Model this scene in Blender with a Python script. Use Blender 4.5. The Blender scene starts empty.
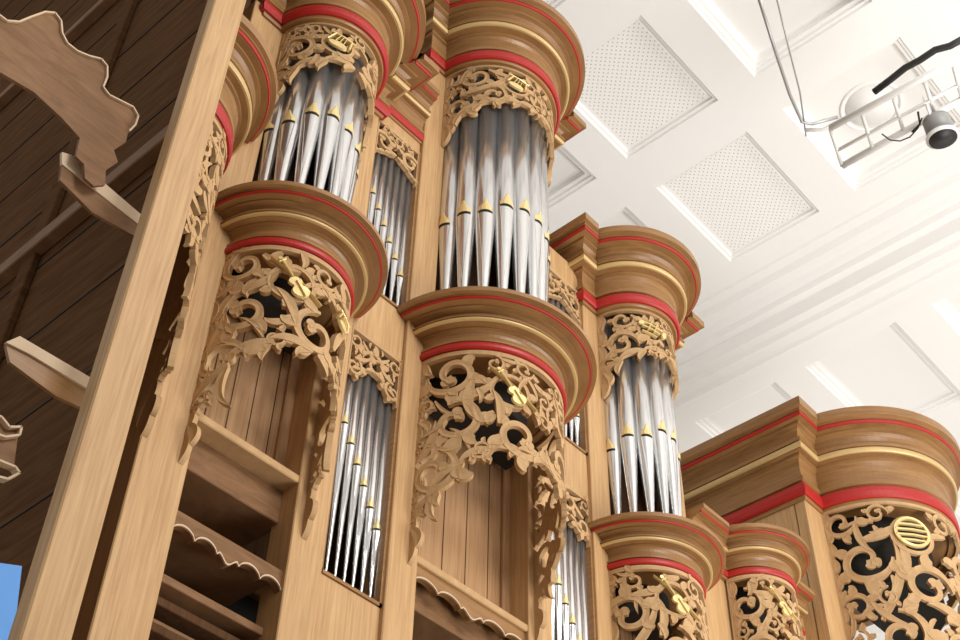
import bpy, bmesh, math, random
from mathutils import Vector, Matrix
from math import sin, cos, pi
scene=bpy.context.scene
scene.view_settings.view_transform='Standard'
CZ=1.6      # camera height; all z values below are given relative to it
D=4.5       # facade plane

# ------------------------------------------------------------------ camera
F=1300.0
Zc=Vector((40,1320,-F)); Xc=Vector((1650,-(F*F+40*1650)/1320.0,-F))
Zc.normalize(); Xc.normalize(); Yc=Zc.cross(Xc)
cam=bpy.data.cameras.new('camera'); camo=bpy.data.objects.new('camera',cam)
scene.collection.objects.link(camo); scene.camera=camo
cam.sensor_width=36; cam.lens=F/960*36; cam.clip_start=.05
M=Matrix((Xc,Yc,Zc)).to_4x4(); M.translation=Vector((0,0,CZ)); camo.matrix_world=M

def PY(px,py,Y):
    r=Vector((px-480,320-py,-F)); k=Y/Yc.dot(r); return (Xc.dot(r)*k,Y,Zc.dot(r)*k)
def PZ(px,py,Z):
    r=Vector((px-480,320-py,-F)); k=Z/Zc.dot(r); return (Xc.dot(r)*k,Yc.dot(r)*k,Z)

# ------------------------------------------------------------------ materials
def newmat(n):
    m=bpy.data.materials.new(n); m.use_nodes=True; nt=m.node_tree
    return m,nt,nt.nodes['Principled BSDF']
def wood(n,c1,c2,scale=(14,14,.9),rough=.5,bump=.08,fine=6,spec=.4):
    m,nt,b=newmat(n)
    tc=nt.nodes.new('ShaderNodeTexCoord'); mp=nt.nodes.new('ShaderNodeMapping')
    mp.inputs['Scale'].default_value=scale
    nz=nt.nodes.new('ShaderNodeTexNoise'); nz.inputs['Scale'].default_value=2.2; nz.inputs['Detail'].default_value=fine; nz.inputs['Roughness'].default_value=.65; nz.inputs['Distortion'].default_value=.6
    n2=nt.nodes.new('ShaderNodeTexNoise'); n2.inputs['Scale'].default_value=1.1; n2.inputs['Detail'].default_value=2
    cr=nt.nodes.new('ShaderNodeValToRGB'); cr.color_ramp.elements[0].position=.33; cr.color_ramp.elements[1].position=.66
    cr.color_ramp.elements[0].color=(*c1,1); cr.color_ramp.elements[1].color=(*c2,1)
    mx=nt.nodes.new('ShaderNodeMix'); mx.data_type='RGBA'; mx.blend_type='MULTIPLY'; mx.inputs[0].default_value=.25
    cr2=nt.nodes.new('ShaderNodeValToRGB'); cr2.color_ramp.elements[0].position=.3;cr2.color_ramp.elements[1].position=.7
    cr2.color_ramp.elements[0].color=(.76,.68,.6,1); cr2.color_ramp.elements[1].color=(1,1,1,1)
    L=nt.links.new
    L(tc.outputs['Object'],mp.inputs[0]); L(mp.outputs[0],nz.inputs['Vector']); L(tc.outputs['Object'],n2.inputs['Vector'])
    L(nz.outputs[0],cr.inputs[0]); L(n2.outputs[0],cr2.inputs[0]); L(cr.outputs[0],mx.inputs[6]); L(cr2.outputs[0],mx.inputs[7])
    L(mx.outputs[2],b.inputs['Base Color'])
    bp=nt.nodes.new('ShaderNodeBump'); bp.inputs['Strength'].default_value=bump; bp.inputs['Distance'].default_value=.01
    L(nz.outputs[0],bp.inputs['Height']); L(bp.outputs[0],b.inputs['Normal'])
    b.inputs['Roughness'].default_value=rough; b.inputs['Specular IOR Level'].default_value=spec
    return m
def plain(n,c,rough=.5,metal=0,var=.92):
    m,nt,b=newmat(n)
    tc=nt.nodes.new('ShaderNodeTexCoord'); nz=nt.nodes.new('ShaderNodeTexNoise'); nz.inputs['Scale'].default_value=9
    cr=nt.nodes.new('ShaderNodeValToRGB'); cr.color_ramp.elements[0].color=(*[x*var for x in c],1); cr.color_ramp.elements[1].color=(*c,1)
    nt.links.new(tc.outputs['Object'],nz.inputs['Vector']); nt.links.new(nz.outputs[0],cr.inputs[0]); nt.links.new(cr.outputs[0],b.inputs['Base Color'])
    b.inputs['Roughness'].default_value=rough; b.inputs['Metallic'].default_value=metal
    return m
OAK=wood('oak_vertical',(.41,.235,.10),(.57,.36,.172),scale=(24,24,.9))
OAKH=wood('oak_moulding',(.23,.115,.04),(.34,.18,.068),scale=(1.2,1.2,18),rough=.36)  # darker than the post oak: shade on the mouldings is put into the colour
CARVE=wood('carved_oak',(.45,.28,.135),(.54,.35,.175),scale=(5,5,3),rough=.65,spec=.25)
PANEL=wood('panel_oak',(.34,.185,.085),(.50,.30,.15),scale=(22,22,.8))
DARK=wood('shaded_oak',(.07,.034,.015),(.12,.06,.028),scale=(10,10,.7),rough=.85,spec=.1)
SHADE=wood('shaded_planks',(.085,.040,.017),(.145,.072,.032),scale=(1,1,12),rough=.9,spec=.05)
BROWN=wood('brown_board',(.17,.088,.04),(.26,.14,.07),scale=(2,2,10),spec=.15)
RED=plain('red_paint',(.40,.014,.011),.45)
GOLD=plain('gold_paint',(.60,.42,.18),.4,.15)
GILT=plain('gilding',(.82,.63,.28),.35,.3)
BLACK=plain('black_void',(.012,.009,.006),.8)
WHITE=plain('white_plaster',(.93,.92,.90),.9,0,.99)
CREAM=plain('pale_and_lit_wood',(.62,.46,.30),.6)  # pale planks, and board edges with the light put into the colour
LWHITE=plain('white_enamel',(.82,.82,.80),.4)
BLKM=plain('black_rubber',(.015,.015,.015),.5)
BLUE=plain('blue_cloth',(.12,.32,.72),.8)
def tin():
    m,nt,b=newmat('polished_tin')
    tc=nt.nodes.new('ShaderNodeTexCoord'); mp=nt.nodes.new('ShaderNodeMapping'); mp.inputs['Scale'].default_value=(8,8,1.5)
    nz=nt.nodes.new('ShaderNodeTexNoise'); nz.inputs['Scale'].default_value=3; nz.inputs['Detail'].default_value=2
    cr=nt.nodes.new('ShaderNodeValToRGB'); cr.color_ramp.elements[0].color=(.66,.665,.67,1); cr.color_ramp.elements[1].color=(.74,.74,.745,1)
    nt.links.new(tc.outputs['Object'],mp.inputs[0]); nt.links.new(mp.outputs[0],nz.inputs['Vector']); nt.links.new(nz.outputs[0],cr.inputs[0]); nt.links.new(cr.outputs[0],b.inputs['Base Color'])
    b.inputs['Metallic'].default_value=.88; b.inputs['Roughness'].default_value=.17
    return m
TIN=tin()
def perf():
    m,nt,b=newmat('perforated_tile')
    tc=nt.nodes.new('ShaderNodeTexCoord'); mp=nt.nodes.new('ShaderNodeMapping'); mp.inputs['Rotation'].default_value=(0,0,pi/4)
    vo=nt.nodes.new('ShaderNodeTexVoronoi'); vo.voronoi_dimensions='2D'; vo.inputs['Scale'].default_value=20; vo.inputs['Randomness'].default_value=0
    cr=nt.nodes.new('ShaderNodeValToRGB'); cr.color_ramp.elements[0].position=.10; cr.color_ramp.elements[1].position=.22
    cr.color_ramp.elements[0].color=(.45,.43,.40,1); cr.color_ramp.elements[1].color=(.95,.935,.91,1)
    nt.links.new(tc.outputs['Object'],mp.inputs[0]); nt.links.new(mp.outputs[0],vo.inputs['Vector']); nt.links.new(vo.outputs['Distance'],cr.inputs[0]); nt.links.new(cr.outputs[0],b.inputs['Base Color'])
    b.inputs['Roughness'].default_value=.9
    return m
PERF=perf()

# ------------------------------------------------------------------ builders
def link(o): scene.collection.objects.link(o)
def setparent(o,p):
    if p is None: return
    o.parent=p
    o.matrix_parent_inverse=Matrix.Translation(-Vector(p.get('_w',(0,0,0))))
def mk(name,verts,faces,mat,parent=None,smooth=False):
    me=bpy.data.meshes.new(name); me.from_pydata([(v[0],v[1],v[2]+CZ) for v in verts],[],faces); me.validate()
    me.materials.append(mat)
    if smooth:
        for p in me.polygons: p.use_smooth=True
    o=bpy.data.objects.new(name,me); link(o); setparent(o,parent); return o
def fixn(o):
    bm=bmesh.new(); bm.from_mesh(o.data); bmesh.ops.recalc_face_normals(bm,faces=bm.faces); bm.to_mesh(o.data); bm.free()
def thing(name,loc,label,cat,group=None):
    e=bpy.data.objects.new(name,None); link(e); e.location=(loc[0],loc[1],loc[2]+CZ); e.empty_display_size=.2
    e['_w']=[loc[0],loc[1],loc[2]+CZ]; tag(e,label,cat,group); return e
def tag(o,label,cat,group=None):
    o['label']=label; o['category']=cat
    if group: o['group']=group
def box(name,x0,x1,y0,y1,z0,z1,mat,parent=None,bev=.006):
    v=[(x,y,z) for x in (x0,x1) for y in (y0,y1) for z in (z0,z1)]
    f=[(0,1,3,2),(4,6,7,5),(0,4,5,1),(2,3,7,6),(0,2,6,4),(1,5,7,3)]
    o=mk(name,v,f,mat,parent)
    if bev:
        b=o.modifiers.new('b','BEVEL'); b.width=bev; b.segments=1
    return o
def prism(name,pts,dvec,mat,parent=None):
    n=len(pts); v=list(pts)+[tuple(Vector(p)+Vector(dvec)) for p in pts]
    f=[tuple(range(n)),tuple(range(2*n-1,n-1,-1))]+[(i,(i+1)%n,(i+1)%n+n,i+n) for i in range(n)]
    o=mk(name,v,f,mat,parent); fixn(o); return o
def merge(parts):
    V=[];Fc=[]
    for v,f in parts:
        k=len(V); V+=v; Fc+=[tuple(i+k for i in a) for a in f]
    return V,Fc
def sweep(name,path,prof,P,H,z0,mat,parent,caps=False):
    n=len(path); seg=[]
    for i in range(n-1):
        d=Vector(path[i+1])-Vector(path[i]); d.normalize(); seg.append(Vector((d.y,-d.x)))
    nor=[]
    for i in range(n):
        if i==0: m=seg[0]
        elif i==n-1: m=seg[-1]
        else:
            a,b=seg[i-1],seg[i]; m=(a+b)/max(.3,(1+a.dot(b)))
        nor.append(m)
    k=len(prof); V=[];Fc=[]
    for (x,y),m in zip(path,nor):
        for o,h in prof: V.append((x+m.x*o*P,y+m.y*o*P,z0+h*H))
    for i in range(n-1):
        for j in range(k):
            a=i*k+j; b=i*k+(j+1)%k; Fc.append((a,b,b+k,a+k))
    Fc.append(tuple(range(k))); Fc.append(tuple(range((n-1)*k+k-1,(n-1)*k-1,-1)))
    if caps:
        for h in (.02,.97):
            s=len(V)
            for x,y in path: V.append((x,y,z0+h*H))
            Fc.append(tuple(range(s,s+n)))
    return mk(name,V,Fc,mat,parent)
WOODP=[(-.3,0),(.06,0),(.08,.02),(.08,.20),(.17,.21),(.17,.26),(.09,.27),(.08,.38),(.10,.44),(.16,.48),(.24,.49),(.24,.52),(.42,.525),(.42,.60),(.52,.605),(.52,.64),(.38,.65),(.38,.69),(.42,.74),(.52,.77),(.64,.78),(.64,.81),(.84,.815),(.84,.865),(.92,.87),(.92,.89),(1.04,.90),(1.04,1.0),(-.3,1.0)]
RED1=[(.04,.045),(.14,.045),(.19,.065),(.205,.115),(.19,.165),(.14,.185),(.04,.185)]
GOLDP=[(.40,.535),(.47,.535),(.51,.545),(.515,.565),(.50,.59),(.40,.595)]
RED2=[(.80,.822),(.875,.822),(.895,.83),(.895,.855),(.875,.863),(.80,.863)]
def arc(cx,cy,R,n=48,a0=-90,a1=90):
    return [(cx+R*sin(math.radians(a0+(a1-a0)*i/n)),cy-R*cos(math.radians(a0+(a1-a0)*i/n))) for i in range(n+1)]
def moulding(name,path,P,H,z0,parent):
    w=sweep(name,path,WOODP,P,H,z0,OAKH,parent,caps=True); fixn(w)
    for nm,pr,mt in (('red_moulding',RED1,RED),('gilt_moulding',GOLDP,GOLD),('red_moulding',RED2,RED)):
        o=sweep(nm,path,pr,P,H,z0,mt,None); fixn(o); o.parent=w
    return w

# carved foliage ---------------------------------------------------------
def ribbon(cl,hw,ridge=.004,base=.0,lift=0,back=-.022):
    """flat-cut strip with crisp edges and a slight vein"""
    n=len(cl); V=[];Fc=[]
    for i,(p,w) in enumerate(zip(cl,hw)):
        a=cl[max(0,i-1)]; b=cl[min(n-1,i+1)]
        dx,dy=b[0]-a[0],b[1]-a[1]; l=math.hypot(dx,dy) or 1; nx,ny=-dy/l,dx/l
        V+= [(p[0]+nx*w,p[1]+ny*w,back),(p[0]+nx*w,p[1]+ny*w,base+.010+lift),(p[0],p[1],base+.010+lift-ridge*min(1,w/.015)),(p[0]-nx*w,p[1]-ny*w,base+.010+lift),(p[0]-nx*w,p[1]-ny*w,back)]
    for i in range(n-1):
        for j in range(5):
            a=i*5+j;b=i*5+(j+1)%5; Fc.append((a,b,b+5,a+5))
    Fc.append((0,1,2,3,4)); Fc.append(tuple((n-1)*5+j for j in (4,3,2,1,0)))
    return V,Fc
LR=random.Random(5)
def leaf(px,py,ang,L,W,curl,ridge=.004):
    c=[];w=[];n=14; li=LR.uniform(-.003,.003)
    for s in range(n+1):
        t=s/n
        c.append((px,py)); ww=(.42+.58*sin(pi*.5*t/.42)) if t<.42 else max(0.0,cos(pi*.5*(t-.42)/.58))**.8
        w.append(max(.0010,W*ww))
        px+=cos(ang)*L/n; py+=sin(ang)*L/n; ang+=curl/n*(.4+1.4*t)
    return ribbon(c,w,ridge=ridge,lift=li)
def scroll(cx,cy,R,hand,a0,rnd):
    parts=[]; N=40; turns=1.0+.15*rnd.random()
    cl=[];hw=[]
    def pos(t):
        a=a0+hand*turns*2*pi*t; r=R*(1-.70*t**.95); return a,r,cx+r*cos(a),cy+r*sin(a)
    for i in range(N+1):
        t=i/N; a,r,x,y=pos(t); cl.append((x,y)); hw.append(R*(.150-.05*t)*min(1,.35+t*4))
    parts.append(ribbon(cl,hw))
    a,r,x,y=pos(1.0); ta=a+hand*pi/2
    for da,s in ((.3,.62),(-1.1,.55)):
        parts.append(leaf(x,y,ta+da*hand,R*.60*s,R*.20,hand*1.4))
    for q in range(4):
        t=.03+.17*q; a,r,x,y=pos(t)
        ang=a+hand*.80; L=R*(.78-.06*q)*(.9+.25*rnd.random())
        parts.append(leaf(x,y,ang,L,R*(.26-.02*q),-hand*1.7))
        if q<3: parts.append(leaf(x,y,ang+hand*.75,L*.6,R*.16,-hand*1.2))
    return parts
def carving(name,Xt,Yt,R,ztop,depth,parent,seed,rmax=.13,phimax=90,emb=None,flat=None,rmin=.055,xcut=None,leafring=True):
    rnd=random.Random(seed); umax=(R*math.radians(phimax)) if flat is None else flat/2
    circ=[]
    if emb: circ.append((emb[2],emb[0],emb[1]))
    rr=rmax
    while rr>rmin:
        for _ in range(900):
            u=rnd.uniform(0,umax-rr*.85); v=rnd.uniform(rr*1.0,3.0)
            dlim=depth(min(1,(abs(u))/umax))-rr*.8
            if v>dlim: continue
            if u<rr*1.02 and u>rr*.12: continue
            if u<=rr*.12: u=0
            ok=True
            for (a,b,c) in circ:
                if math.hypot(a-u,b-v)<(c+rr)*1.08 : ok=False;break
            if ok: circ.append((u,v,rr))
        rr*=.90
    parts=[]
    def both(ps,mirror=True):
        parts.extend(ps)
        if mirror:
            for V,Fc in ps: parts.append(([(-a,b,c) for a,b,c in V],[tuple(reversed(f)) for f in Fc]))
    for i,(u,v,r) in enumerate(circ):
        hand=1 if rnd.random()<.5 else -1; a0=rnd.choice([pi/2,pi/2,0,pi,rnd.uniform(0,2*pi)])
        ps=scroll(u,-v,r*1.03,hand,a0,rnd)
        if emb and i==0:
            parts+=ps
            if leafring:
                for k in range(7):
                    a=2*pi*k/7; parts.append(leaf(-u+r*.9*cos(a),-v+r*.9*sin(a),a+.7,r*.55,r*.19,-1.6))
            parts.append(ribbon([(-u+r*.90*cos(2*pi*k/24),-v+r*.90*sin(2*pi*k/24)) for k in range(25)],[r*.10]*25))
            continue
        both(ps,u>r*.12)
    for i,(u,v,r) in enumerate(circ):
        js=sorted(range(i),key=lambda j:math.hypot(circ[j][0]-u,circ[j][1]-v))[:1]
        for j in js:
            a,b,c=circ[j]; dd=math.hypot(a-u,b-v)
            ang=math.atan2(-(b-v),a-u)
            x,y=u+r*.9*cos(ang-1.0),-v+r*.9*sin(ang-1.0)
            both([leaf(x,y,ang+.35,dd*.8,min(r,c)*.20,-.9)])
    cnt=0
    for _ in range(400):
        u=rnd.uniform(0,umax-.04); v=rnd.uniform(.03,2.6)
        if v>depth(u/umax)-.08 or cnt>7: continue
        if min((math.hypot(a-u,b-v)-c) for a,b,c in circ)<.035: continue
        s=rnd.uniform(.065,.085) if flat is None else .03
        an=rnd.uniform(-2.6,-.5); cu=rnd.choice((-1.5,1.5)); cnt+=1
        both([leaf(u,-v+.02,an,s*1.7,s*.30,cu)])
        circ.append((u,v,.04))
    for sgn in (1,-1):
        L=umax*.98; k=max(3,int(L/.16)) if flat is None else 4
        for q in range(k):
            s=(q+.1)/k; s2=(q+1)/k; v=depth(s)-.035; v2=depth(min(1,s2))-.035
            u0=sgn*L*s; u1=sgn*L*s2
            ln=math.hypot(u1-u0,v2-v); ang=math.atan2(-(v2-v),u1-u0)
            parts.append(leaf(u0,-v,ang+sgn*.40,ln*1.30,.027 if flat is None else .012,-sgn*1.0))
            if flat is None: parts.append(leaf(u0,-v,ang-sgn*.1,ln*.7,.022,-sgn*1.5))
        if flat is None:
            k=max(3,int(depth(1)/.17))
            for q in range(k):
                v=depth(1)*(q/k)*.97
                parts.append(leaf(sgn*(umax-.015),-v,-pi/2-sgn*.5,.19,.030,sgn*1.6))
        cl=[(sgn*(umax-.014),-(depth(1))*i/40) for i in range(41)]
        parts.append(ribbon(cl,[.014]*41))
        if flat is None:
            parts.append(leaf(sgn*(umax-.02),-depth(1)+.06,-pi/2-sgn*.3,.22,.038,sgn*1.0))
            parts.append(leaf(sgn*(umax-.04),-depth(1)+.10,-pi/2-sgn*.8,.16,.030,sgn*1.6))
    cl=[(umax*(-1+2*i/40),-.010) for i in range(41)]; parts.append(ribbon(cl,[.016]*41))
    V,Fc=merge(parts)
    out=[]
    for u,v,w in V:
        if flat is None:
            ph=u/R; r=R+w; out.append((Xt+r*sin(ph),Yt-r*cos(ph),ztop+v))
        else:
            u=max(-umax,min(umax,u)); out.append((Xt+u,Yt-w,ztop+v))
    if xcut is not None: Fc=[f for f in Fc if min(out[i][0] for i in f)>xcut]
    return mk(name,out,Fc,CARVE,parent)
def emblem(kind,Xt,Yt,R,phi,z,size,tilt,parent):
    parts=[]
    def disc(cx,cy,r,h1=.016,k=24,sx=1,sy=1):
        V=[(cx+r*.90*sx*cos(2*pi*j/k),cy+r*.90*sy*sin(2*pi*j/k),h1) for j in range(k)]+[(cx+r*sx*cos(2*pi*j/k),cy+r*sy*sin(2*pi*j/k),0) for j in range(k)]
        return V,[tuple(range(k))]+[(j,j+k,(j+1)%k+k,(j+1)%k) for j in range(k)]
    def bar(x0,y0,x1,y1,w,h=-.004,bk=-.01): return ribbon([(x0,y0),((x0+x1)/2,(y0+y1)/2),(x1,y1)],[w,w*.95,w*.85],ridge=h,base=.006,back=bk)
    if kind=='violin':
        parts=[disc(0,-.52,.33,sy=.82),disc(0,-.08,.25,sy=.82),disc(0,-.29,.17,sy=1.1),bar(0,.08,0,.98,.04),disc(0,1.02,.08,sy=1.3),bar(-.13,.88,.13,.92,.022),bar(.55,-1.1,-.25,1.25,.022),bar(0,-.78,0,-.1,.035,-.012)]
    elif kind=='lute':
        parts=[disc(0,-.3,.42,sx=1.15,sy=.55),bar(-.55,-.2,-.4,.5,.05),bar(.55,-.2,.4,.5,.05),bar(-.6,.48,.6,.48,.05),bar(-.2,-.1,-.15,.45,.022),bar(.0,-.1,.0,.45,.022),bar(.2,-.1,.15,.45,.022)]
    elif kind=='trumpet':
        parts=[bar(-.9,.28,.55,.28,.045),bar(-.6,-.05,.5,-.05,.045),disc(.75,.12,.26,sx=.6,sy=1.2),disc(-.7,.1,.16),bar(-.2,.6,-.2,-.3,.035),bar(.15,.6,.15,-.3,.035),bar(-.5,-.45,.4,-.45,.035)]
    elif kind=='roundel':
        cl=[(.88*cos(2*pi*i/36),.88*sin(2*pi*i/36)) for i in range(37)]; parts=[ribbon(cl,[.08]*37,base=.006,back=-.01)]
        for y in (-.5,-.17,.17,.5):
            x=math.sqrt(.77-y*y); parts.append(bar(-x,y,x,y,.055))
    V,Fc=merge(parts); ct,st=cos(tilt),sin(tilt); out=[]
    for a,b,c in V:
        u=(a*ct-b*st)*size; v=(a*st+b*ct)*size; ph=phi+u/R; r=R+c+.022
        out.append((Xt+r*sin(ph),Yt-r*cos(ph),z+v))
    o=mk('gilded_emblem',out,Fc,GILT,None); fixn(o); o.parent=parent; o['label']='gilded %s carving'%('musical instrument' if kind!='roundel' else 'round emblem')
    return o

# pipes -----------------------------------------------------------------
def pipe_meshes(r,foot,length,k=28,mh=1.6):
    prof=[(0,r*.18),(foot*.03,r*.22),(foot*.5,r*.62),(foot*.97,r*.985),(foot,r),(foot+.002,r),(length,r)]
    V=[];Fc=[]
    for z,rr in prof:
        for j in range(k):
            a=2*pi*j/k; V.append((rr*sin(a),-rr*cos(a),z))
    for i in range(len(prof)-1):
        for j in range(k): Fc.append((i*k+j,i*k+(j+1)%k,(i+1)*k+(j+1)%k,(i+1)*k+j))
    Fc.append(tuple(range(k-1,-1,-1))); Fc.append(tuple((len(prof)-1)*k+j for j in range(k)))
    body=bpy.data.meshes.new('organ_pipe'); body.from_pydata(V,[],Fc); body.materials.append(TIN)
    for p in body.polygons: p.use_smooth=len(p.vertices)==4
    w=r*.66; h=r*mh; z0=foot+r*.26; V=[];N=12
    for i in range(N+1):
        t=i/N
        ww=w*(1 if t<.28 else (1-(t-.28)/.72)**.8*(1-.35*sin(pi*(t-.28)/.72)))+.0005
        for s in (-1,-.5,0,.5,1):
            x=s*ww; y=-math.sqrt(max(0,r*r-x*x))-.003-(.003 if abs(s)<1 else 0); V.append((x,y,z0+h*t))
    Fc=[(i*5+j,i*5+j+1,(i+1)*5+j+1,(i+1)*5+j) for i in range(N) for j in range(4)]
    lip=bpy.data.meshes.new('gilded_mouth'); lip.from_pydata(V,[],Fc); lip.materials.append(GILT)
    V=[];
    for z in (foot-r*.02,z0):
        for s in (-1,-.5,0,.5,1):
            x=s*w; V.append((x,-math.sqrt(r*r-x*x)-.002,z))
    slot=bpy.data.meshes.new('mouth_slot'); slot.from_pydata(V,[],[(j,j+1,j+6,j+5) for j in range(4)]); slot.materials.append(BLACK)
    V=[]; N=8; hl=foot*.6
    for i in range(N+1):
        t=i/N; z=foot-.002-hl*t; rr=r*(.18+.82*(z/foot)); ww=w*(1-t)+.0005
        for s in (-1,0,1):
            x=s*ww; V.append((x,-math.sqrt(max(0,rr*rr-x*x))-.003+(r*.16*(1-t) if s==0 else 0),z))
    Fc=[(i*3+j,(i+1)*3+j,(i+1)*3+j+1,i*3+j+1) for i in range(N) for j in range(2)]
    low=bpy.data.meshes.new('lower_lip'); low.from_pydata(V,[],Fc); low.materials.append(TIN)
    return body,lip,slot,low
def pipe(x,y,z,rot,r,foot,length,label,group,mh=1.6):
    ms=pipe_meshes(r,foot,length,mh=mh)
    o=bpy.data.objects.new('organ_pipe',ms[0]); link(o); o.location=(x,y,z+CZ); o.rotation_euler=(0,0,rot)
    tag(o,label,'organ pipe',group)
    for m in ms[1:]:
        c=bpy.data.objects.new(m.name.split('.')[0],m); link(c); c.parent=o

# ------------------------------------------------------------------ organ case
case=thing('organ_case',(4.86,4.6,-1.6),'tall light oak organ case with posts and panelled bays','organ case')
def post(x0,x1,z0,z1,y0=D-.03,y1=D+.16): return box('post',x0,x1,y0,y1,z0,z1,OAK,case)
zb=-1.6
for a,b,t in ((2.47,2.76,7.8),(3.45,3.68,7.8),(4.14,4.37,9.0),(5.35,5.58,9.0),(6.06,6.28,7.8),(7.06,7.3,7.8)): post(a,b,zb,t)
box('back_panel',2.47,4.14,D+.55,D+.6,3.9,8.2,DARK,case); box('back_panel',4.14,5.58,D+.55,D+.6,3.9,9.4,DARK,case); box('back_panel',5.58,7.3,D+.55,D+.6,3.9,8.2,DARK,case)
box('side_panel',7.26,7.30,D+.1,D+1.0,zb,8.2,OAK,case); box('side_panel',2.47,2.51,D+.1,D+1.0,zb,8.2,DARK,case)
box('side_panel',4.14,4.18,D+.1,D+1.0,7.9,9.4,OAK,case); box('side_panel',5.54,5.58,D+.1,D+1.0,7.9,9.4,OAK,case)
box('back_panel',2.4,9.1,D+1.0,D+1.05,zb,4.4,BLACK,case)  # black sheet added to stand for the dark case interior
def bay(x0,x1,nm,corn):
    xc=(x0+x1)/2; w=x1-x0
    box('rail',x0,x1,D+.0,D+.1,5.60,6.02,OAK,case); box('rail',x0,x1,D+.0,D+.1,3.2,3.80,OAK,case); box('rail',x0,x1,D,D+.1,7.72,8.0,OAK,case)
    if corn: moulding('bay_cornice',[(x0,D),(x1,D)],.16,.55,7.84,case)
    for z0,z1,ln,fo in ((3.80,5.6,1.75,.50),(6.02,7.72,1.65,.36)):
        n=7; r=w/n/2*.92
        for i in range(n):
            foot=fo+.115*(n-1-i)
            pipe(x0+w*(i+.5)/n,D+.06,z0,-.6,r,foot,ln,'slender tin pipe with gilded mouth in flat bay','slender pipes of the flat bays',2.4)
        carving('carved_screen',xc,D+.0,1,z1,lambda s:.28+.12*s,case,nm+int(z0*10),rmax=.10,flat=w,rmin=.04)
        box('frame_strip',x0,x0+.02,D-.01,D+.04,z0,z1,OAKH,case,0); box('frame_strip',x1-.02,x1,D-.01,D+.04,z0,z1,OAKH,case,0); box('frame_strip',x0,x1,D-.01,D+.04,z0,z0+.02,OAKH,case,0)
bay(3.68,4.14,11,True); bay(5.58,6.06,12,False)

# ------------------------------------------------------------------ towers
def tower(Xt,R0,Pr,zr,Hr,Pc,zc,Hc,W,seed,npipes,rpipe,foot,lowd,upd,emb1,emb2,label,zpan,ez,extra=False):
    t=thing('organ_tower',(Xt,D,zr),label,'organ tower')
    moulding('tower_base',arc(Xt,D,R0),Pr,Hr,zr,t)
    Rc=R0+.015
    c=carving('carved_apron',Xt,D,Rc,zr,lowd,t,seed,rmax=.17,emb=(ez,.14,Rc*math.radians(26)))
    emblem(emb1,Xt,D,Rc,math.radians(-26),zr-ez,.16,math.radians(32),c)
    if extra: emblem('lute',Xt,D,Rc,math.radians(24),zr-.32,.10,math.radians(-10),c)
    path=[(Xt-W,D+1.0),(Xt-W,D-.03),(Xt-R0,D-.03)]+arc(Xt,D-.03,R0)[1:-1]+[(Xt+R0,D-.03),(Xt+W,D-.03),(Xt+W,D+1.0)]
    moulding('tower_cornice',path,Pc,Hc,zc,t)
    Ru=R0-.02
    c=carving('carved_screen',Xt,D-.03,Ru,zc,upd,t,seed+5,rmax=.14,emb=(.22,.12,Ru*math.radians(24)))
    emblem(emb2,Xt,D-.03,Ru,math.radians(-24),zc-.22,.14,math.radians(-18),c)
    pts=[(x,y,zr-.22) for x,y in arc(Xt,D+.10,R0-.14,24)]; prism('shade_drum',pts,(0,0,.24),BLACK,t)  # black drum added behind the apron to paint its gaps as deep shade
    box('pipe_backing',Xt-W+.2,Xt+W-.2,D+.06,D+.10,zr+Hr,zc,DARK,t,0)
    x0,x1=Xt-W+.2,Xt+W-.2
    yp=D+.16
    box('plank_panel',x0,x1,yp,yp+.03,zpan,zr+.1,PANEL,t)
    for i in range(1,5):
        x=x0+(x1-x0)*i/5; box('panel_joint',x-.003,x+.003,yp-.002,yp+.003,zpan,zr+.1,DARK,t,0)
    for a,b in ((x0,x0+.09),(x1-.09,x1)): box('panel_stile',a,b,yp-.03,yp,zpan,zr,PANEL,t)
    box('panel_rail',x0,x1,yp-.03,yp,zpan,zpan+.09,PANEL,t)
    box('panel_ledge',x0-.02,x1+.02,D-.02,yp+.03,zpan-.05,zpan,CARVE,t)
    box('box_beam',x0,x1,D+.10,D+.5,zpan-.26,zpan-.05,BROWN,t)
    ra=R0-.04-rpipe
    rn=random.Random(seed)
    for i in range(npipes):
        ph=math.radians(-82+164*i/(npipes-1)); m=abs(i-(npipes-1)/2)
        pipe(Xt+ra*sin(ph),D-ra*cos(ph),zr+Hr-.01,ph,rpipe,foot-.05*m+.06*rn.random(),zc-zr-Hr+.15,'large polished tin pipe with gilded mouth in rounded tower','large pipes of the rounded towers')
    return t
tower(3.12,.40,.21,5.38,.34,.28,7.68,.68,.56,101,8,.068,1.02,lambda s:.72+.62*s**3,lambda s:.42+.30*s**2,'violin','lute','rounded oak organ tower with violin emblem beside the corner post',4.28,.26,True)
tower(4.86,.55,.25,5.68,.35,.27,8.88,.70,.72,211,10,.077,1.22,lambda s:.78+.62*s**3,lambda s:.45+.30*s**2,'violin','lute','tallest rounded oak organ tower in the middle of the case',4.26,.30)
tower(6.64,.41,.20,5.07,.32,.27,7.58,.70,.58,303,8,.067,.96,lambda s:.74+.62*s**3,lambda s:.45+.30*s**2,'violin','trumpet','rounded oak organ tower with trumpet emblem beside the low tower',4.1,.24)

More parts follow.
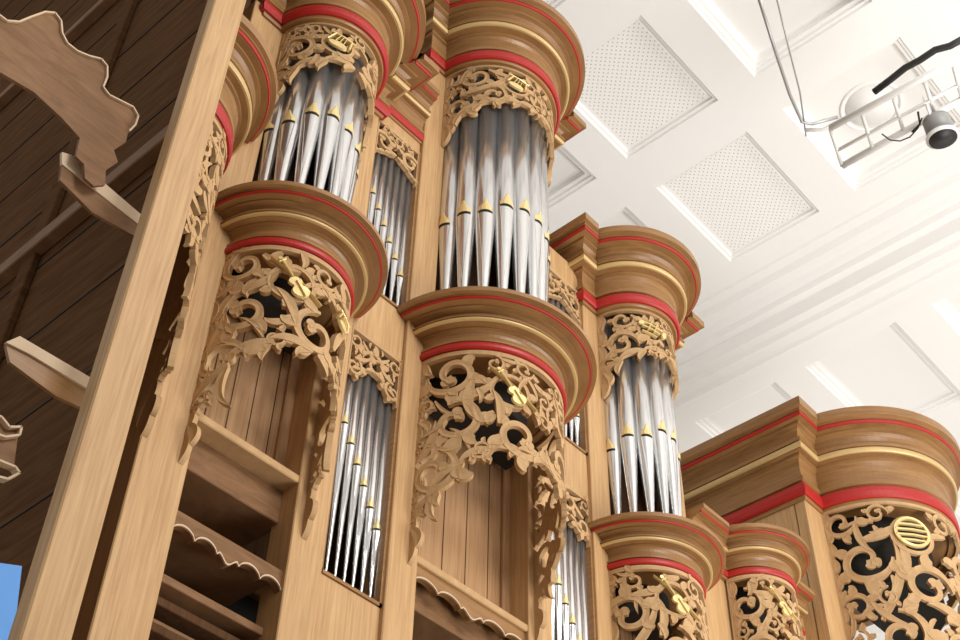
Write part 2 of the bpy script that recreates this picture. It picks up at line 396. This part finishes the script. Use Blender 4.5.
def lowtower(name,Xt,R0,P,z,H,dep,seed,label,emb,path,xcut=None):
    t=thing(name,(Xt,D,z),label,'organ tower')
    moulding('tower_cornice',path,P,H,z,t)
    c=carving('carved_apron',Xt,D,R0+.01,z,dep,t,seed,rmax=.15,emb=(.25,.12,.12),xcut=xcut)
    if emb:
        emblem(emb,Xt,D,R0+.01,math.radians(-24),z-.25,.14,math.radians(30),c)
        prism('shade_drum',[(x,y,z-1.2) for x,y in arc(Xt,D+.1,R0-.1,24)],(0,0,1.2),BLACK,t)  # black drum added so the apron openings look shaded
    return t
Xt,R0,W=8.2,.34,.88
lowtower('low_organ_tower',Xt,R0,.18,5.84,.38,lambda s:.75+.3*s,404,'low rounded oak tower with violin emblem between two taller cases','violin',
  [(Xt-W,D),(Xt-R0,D)]+arc(Xt,D,R0)[1:-1]+[(Xt+R0,D),(Xt+W-.1,D)])
box('side_panel',7.3,9.1,D+.02,D+.08,zb,6.2,OAK,case)
lowtower('low_organ_tower',2.06,.42,.21,5.82,.68,lambda s:.8+.95*s**2,505,'low rounded oak tower tucked beside the near corner post','',arc(2.06,D,.42,40,-28,90),xcut=1.84)

# right hand large case
rc=thing('side_organ_case',(10.2,4.3,zb),'large square oak case with rounded openwork front and round emblem','organ case')
R0=.83; Xt=10.24; Yf=4.3
path=[(9.1,7.0),(9.1,Yf),(Xt-R0,Yf)]+arc(Xt,Yf,R0)[1:-1]+[(Xt+R0,Yf),(Xt+R0+.3,Yf),(Xt+R0+.3,7.0)]
moulding('case_cornice',path,.25,.95,7.26,rc)
box('side_panel',9.1,9.14,Yf+.1,7.0,zb,7.4,OAK,rc); box('post',9.1,Xt-R0,Yf,Yf+.12,zb,7.4,OAK,rc); box('post',Xt+R0,Xt+R0+.3,Yf,Yf+.12,zb,7.4,OAK,rc)
box('back_panel',9.14,10.5,Yf+.5,Yf+.55,zb,7.4,BLACK,rc)  # black sheet: shade behind the screen is put into its colour
prism('shade_drum',[(x,y,6.55) for x,y in arc(Xt,Yf+.1,R0-.16,32)],(0,0,.75),BLACK,rc)  # black drum added to darken the upper openings like shade
c=carving('carved_screen',Xt,Yf,R0+.01,7.26,lambda s:1.5+.4*s,rc,606,rmax=.24,emb=(.36,.21,.83*math.radians(38)),rmin=.075,leafring=False)
emblem('roundel',Xt,Yf,R0+.01,math.radians(-38),7.26-.34,.17,0,c)

# ------------------------------------------------------------------ near post and shaded woodwork at the left
npst=thing('corner_post',(1.64,3.24,zb),'thick light oak post standing free in front of the case','wooden post')
box('post_shaft',1.56,1.72,3.2,3.28,zb,11.0,OAK,npst)
lw=thing('shaded_case',(1.78,4.5,zb),'dark shaded wooden case side with planks, beams and scalloped boards','organ case')
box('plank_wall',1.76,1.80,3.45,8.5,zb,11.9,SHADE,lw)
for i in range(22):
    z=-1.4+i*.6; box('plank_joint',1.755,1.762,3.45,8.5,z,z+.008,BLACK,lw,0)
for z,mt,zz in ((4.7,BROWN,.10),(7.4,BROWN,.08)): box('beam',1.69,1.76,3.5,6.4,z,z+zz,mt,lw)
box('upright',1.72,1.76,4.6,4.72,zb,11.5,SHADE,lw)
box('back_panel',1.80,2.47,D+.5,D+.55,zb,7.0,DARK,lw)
def pixprism(name,pts,Y,th,mat,parent): return prism(name,[PY(a,b,Y) for a,b in pts],(0,th,0),mat,parent)
YB=3.5
edge=[(-30,-10),(-8,4),(-2,16),(6,22),(18,23),(30,18),(44,13),(54,14),(60,22),(61,34),(66,44),(76,52),(88,57),(100,60),(106,67),(106,78),(102,88),(108,96),(120,102),(132,108),(137,117),(134,126),(128,132)]
inner=[(126,142),(114,150),(118,162),(106,170),(105,185),(94,186),(85,178),(84,164),(76,156),(80,138),(62,118),(34,92),(0,72),(-30,60)]
sb=pixprism('scalloped_board',edge+inner,YB,.015,BROWN,lw)
def stripe(pts,Y,w,mat,parent,name='lit_edge'):
    P=[PY(a,b,Y) for a,b in pts]; parts=[]
    for p,q in zip(P[:-1],P[1:]):
        d=Vector(q)-Vector(p); n=Vector((-d.z,0,d.x)).normalized()*w
        v=[]
        for e in (p,q):
            for s,y in ((-1,-.012),(1,-.012),(1,.02),(-1,.02)): v.append((e[0]+n.x*s,e[1]+y,e[2]+n.z*s))
        parts.append((v,[(0,1,5,4),(1,2,6,5),(2,3,7,6),(3,0,4,7),(0,3,2,1),(4,5,6,7)]))
    V,Fc=merge(parts); return mk(name,V,Fc,mat,parent)
stripe(edge,YB,.004,CREAM,lw)  # board thickness catching light, painted as a cream strip
pixprism('bracket',[(62,152),(72,155),(150,222),(146,230),(62,164)],YB+.05,.015,CREAM,lw)
pixprism('bracket_board',[(62,164),(146,230),(142,240),(92,212),(60,180)],YB+.055,.015,BROWN,lw)
pixprism('plank_beam',[(6,342),(20,336),(136,404),(130,414),(30,354)],YB-.05,.015,CREAM,lw)
pixprism('plank_beam',[(6,344),(30,355),(130,415),(120,425),(56,396),(10,362)],YB-.04,.015,OAKH,lw)
stripe([(-20,412),(0,418),(8,428),(20,428),(18,436),(4,438),(-20,430)],YB,.004,CREAM,lw); stripe([(-10,458),(4,464),(14,468),(18,474),(6,480),(-10,476)],YB,.004,CREAM,lw)
pixprism('scalloped_board',[(-20,412),(0,418),(8,428),(20,428),(18,436),(14,466),(4,464),(-10,458)],YB+.01,.015,BROWN,lw)
bp=[PY(a,b,3.0) for a,b in ((-6,562),(22,566),(17,610))]
bl=prism('blue_banner',bp+[(bp[2][0]-.01,3.0,zb),(bp[0][0],3.0,zb)],(0,.02,0),BLUE,None); tag(bl,'plain blue cloth banner standing beside the oak post','banner')

def scallop(name,x0,x1,z,h,Y,n,mat,parent,edge=True):
    low=[]
    for i in range(n):
        a=x0+(x1-x0)*i/n; b=x0+(x1-x0)*(i+1)/n
        for k in range(0 if i==0 else 1,11):
            t=k/10; low.append((a+(b-a)*t,Y,z+.045*abs(sin(pi*t))**.6-(.07*sin(pi*t)**2 if i==n//2 else 0)))
    o=prism(name,[(x0,Y,z+h)]+low+[(x1,Y,z+h)],(0,.04,0),mat,parent)
    if edge: prism('lit_edge',[(x,y-.010,zz) for x,y,zz in low]+[(x,y-.010,zz+.009) for x,y,zz in reversed(low)],(0,.012,0),CREAM,parent)  # cream strip paints light along the scalloped lower edge
    return o
scallop('scalloped_board',2.76,3.45,3.56,.12,4.50,5,BROWN,case)
scallop('scalloped_board',4.37,5.35,4.09,.12,4.50,5,OAKH,case)
box('platform',2.76,3.45,4.54,5.4,3.64,3.68,BROWN,case)
for i in range(6):
    z=3.34-i*.085; y=4.58+(i%3)*.05; box('moulded_rail',2.76,3.45,y,y+.5,z,z+.045,DARK if i%2 else BROWN,case,.004)

# ------------------------------------------------------------------ room
H=12.0
def struct(o): o['kind']='structure'; return o
xs=[(-1.8,-.3),(.3,1.8),(2.4,3.9),(4.5,5.95),(6.6,8.05),(8.62,10.2)]
ys=[(-7.2,-5.9),(-5.4,-4.1),(-3.5,-2.2),(-1.7,-.3),(.2,1.5),(2.0,3.45),(3.93,5.2),(5.65,6.9),(7.4,8.6)]
def ceiling_mesh(name,xs,ys,X0,X1,Y0,Y1,H,dep):
    V=[];Fc=[]
    def quad(a,b,c,d):
        k=len(V); V.extend([a,b,c,d]); Fc.append((k,k+1,k+2,k+3))
    gx=[X0]+[v for p in xs for v in p]+[X1]; gy=[Y0]+[v for p in ys for v in p]+[Y1]
    for i in range(len(gx)-1):
        for j in range(len(gy)-1):
            a,b,c,d=gx[i],gx[i+1],gy[j],gy[j+1]
            if i%2==1 and j%2==1:
                ringz=[(0,0),(.01,.035),(.04,.037),(.05,.07),(.09,.075),(.10,dep*.9),(.14,dep)]
                for (o0,h0),(o1,h1) in zip(ringz[:-1],ringz[1:]):
                    A=[(a+o0,c+o0,H+h0),(b-o0,c+o0,H+h0),(b-o0,d-o0,H+h0),(a+o0,d-o0,H+h0)]
                    B=[(a+o1,c+o1,H+h1),(b-o1,c+o1,H+h1),(b-o1,d-o1,H+h1),(a+o1,d-o1,H+h1)]
                    for k in range(4): quad(A[k],A[(k+1)%4],B[(k+1)%4],B[k])
                o1=ringz[-1][0]; quad((a+o1,c+o1,H+dep),(b-o1,c+o1,H+dep),(b-o1,d-o1,H+dep),(a+o1,d-o1,H+dep))
            else: quad((a,c,H),(b,c,H),(b,d,H),(a,d,H))
    return struct(mk(name,V,Fc,WHITE))
ceiling_mesh('ceiling',xs,ys,-3,10.7,-8,9.2,H,.17)
ceiling_mesh('ceiling',[(11.75,13.6),(14.2,16)],ys,11.3,18,-8,9.2,11.3,.12)
for x0,x1 in xs[3:]:
    struct(box('ceiling',x0+.08,x1-.08,3.93+.08,5.2-.08,H+.07,H+.10,PERF,None,0))
prof=[(10.50,12.06),(10.55,11.97),(10.66,11.95),(10.70,11.86),(10.82,11.82),(10.90,11.74),(10.92,11.66),(11.02,11.64),(11.02,11.44),(11.12,11.42),(11.14,11.34),(11.28,11.31),(11.30,11.26),(11.42,11.26),(11.42,12.3),(10.50,12.3)]
struct(prism('trim_1',[(x,-8,z) for x,z in prof],(0,17.2,0),WHITE))
struct(box('wall_back',-3,18,9.2,9.4,-1.6,12.3,WHITE,None,0)); struct(box('wall_right',18,18.2,-8,9.4,-1.6,12.3,WHITE,None,0))
struct(box('floor',-12,18,-14,9.4,-1.8,-1.6,plain('stone_floor',(.42,.36,.29),.6),None,0))

def tube(pts,r,mat,name,parent,k=10):
    V=[];Fc=[]; n=len(pts)
    for i,p in enumerate(pts):
        a=Vector(pts[max(0,i-1)]);b=Vector(pts[min(n-1,i+1)]); d=(b-a).normalized()
        u=d.cross(Vector((0,0,1)) if abs(d.z)<.9 else Vector((1,0,0))).normalized(); w=d.cross(u)
        for j in range(k): V.append(tuple(Vector(p)+r*(cos(2*pi*j/k)*u+sin(2*pi*j/k)*w)))
    for i in range(n-1):
        for j in range(k): Fc.append((i*k+j,i*k+(j+1)%k,(i+1)*k+(j+1)%k,(i+1)*k+j))
    Fc.append(tuple(range(k))); Fc.append(tuple((n-1)*k+j for j in range(k)))
    o=mk(name,V,Fc,mat,parent,True); fixn(o); return o
ve=thing('ceiling_vent',(9.35,2.72,H+.12),'round white ceiling vent set in a coffer','vent')
tube([(9.35+.33*cos(a*pi/18),2.72+.33*sin(a*pi/18),H+.16) for a in range(37)],.018,WHITE,'vent_rim',ve)
tube([(9.35,2.72,H+.18),(9.35,2.72,H+.15)],.28,WHITE,'vent_disc',ve,32)

rig=thing('lighting_rig',PZ(900,100,10),'white metal lighting rig hung from the ceiling on cables','lighting rig')
def T(p,r,mat,name,Z=10): return tube([PZ(a,b,Z) for a,b in p],r,mat,name,rig)
T([(830,128),(968,54)],.034,LWHITE,'rail'); T([(838,150),(968,80)],.018,LWHITE,'rail'); T([(842,166),(968,96)],.034,LWHITE,'rail')
for a,b,c,d in ((830,128,842,166),(861,111,873,149),(892,94,904,132),(923,77,935,115),(952,61,962,99)): T([(a,b),(c,d)],.018,LWHITE,'cross_bar')
T([(874,92),(890,80),(905,68),(920,60),(935,50),(950,46),(968,36)],.032,BLKM,'black_cable',9.9)
st=plain('steel',(.42,.42,.42),.4,.5)
T([(758,-5),(775,50),(790,95),(802,122),(812,124),(838,117)],.016,st,'hanging_cable',10)
T([(776,-5),(788,45),(800,92),(806,136)],.008,st,'hanging_cable',10)
T([(805,130),(822,130),(845,120)],.018,LWHITE,'cable_arm')
T([(918,112),(920,124),(912,132)],.010,BLKM,'black_cable',9.9)
T([(882,134),(890,140),(900,141),(910,137),(918,128),(922,118)],.007,BLKM,'black_cable',9.9)
sp=thing('spotlight',PZ(942,130,9.7),'white spotlight with dark glass face on the rig','spotlight')
c0=Vector(PZ(936,120,9.9)); c1=Vector(PZ(942,136,9.7))
d=(c1-c0).normalized(); L=(c1-c0).length
GREY=plain('grey_housing',(.30,.30,.29),.45)
tube([tuple(c0),tuple(c0+d*.02),tuple(c0+d*L)],.125,GREY,'lamp_body',sp,20)
tube([tuple(c0+d*L),tuple(c0+d*(L+.03))],.150,LWHITE,'lamp_rim',sp,24)
tube([tuple(c0+d*(L+.02)),tuple(c0+d*(L+.045))],.128,BLKM,'lamp_glass',sp,20)
tube([tuple(c0+Vector((-.15,0,.2))),tuple(c0+Vector((-.15,0,-.06))),],.012,LWHITE,'lamp_yoke',sp)
tube([tuple(c0+Vector((.15,0,.2))),tuple(c0+Vector((.15,0,-.06))),],.012,LWHITE,'lamp_yoke',sp)

# ------------------------------------------------------------------ light
w=bpy.data.worlds.new('world'); scene.world=w; w.use_nodes=True
bg=w.node_tree.nodes['Background']; bg.inputs[0].default_value=(1,.985,.96,1); bg.inputs[1].default_value=.5
def area(name,loc,tgt,size,power,col=(1,.97,.93)):
    l=bpy.data.lights.new(name,'AREA'); l.energy=power; l.size=size; l.color=col
    o=bpy.data.objects.new(name,l); link(o); o.location=(loc[0],loc[1],loc[2]+CZ)
    d=Vector(tgt)-Vector(loc); o.rotation_euler=d.to_track_quat('-Z','Y').to_euler()
area('front_fill',(3,-7,9),(6,4,6),4,880)  # added fill lamp, out of view, to brighten the organ front
area('ceiling_fill',(10,-3,1),(10,2.5,12),6,1020,(1,.985,.96))  # added unseen lamp that lifts the ceiling towards white
for o in bpy.data.objects:
    if '_w' in o: del o['_w']
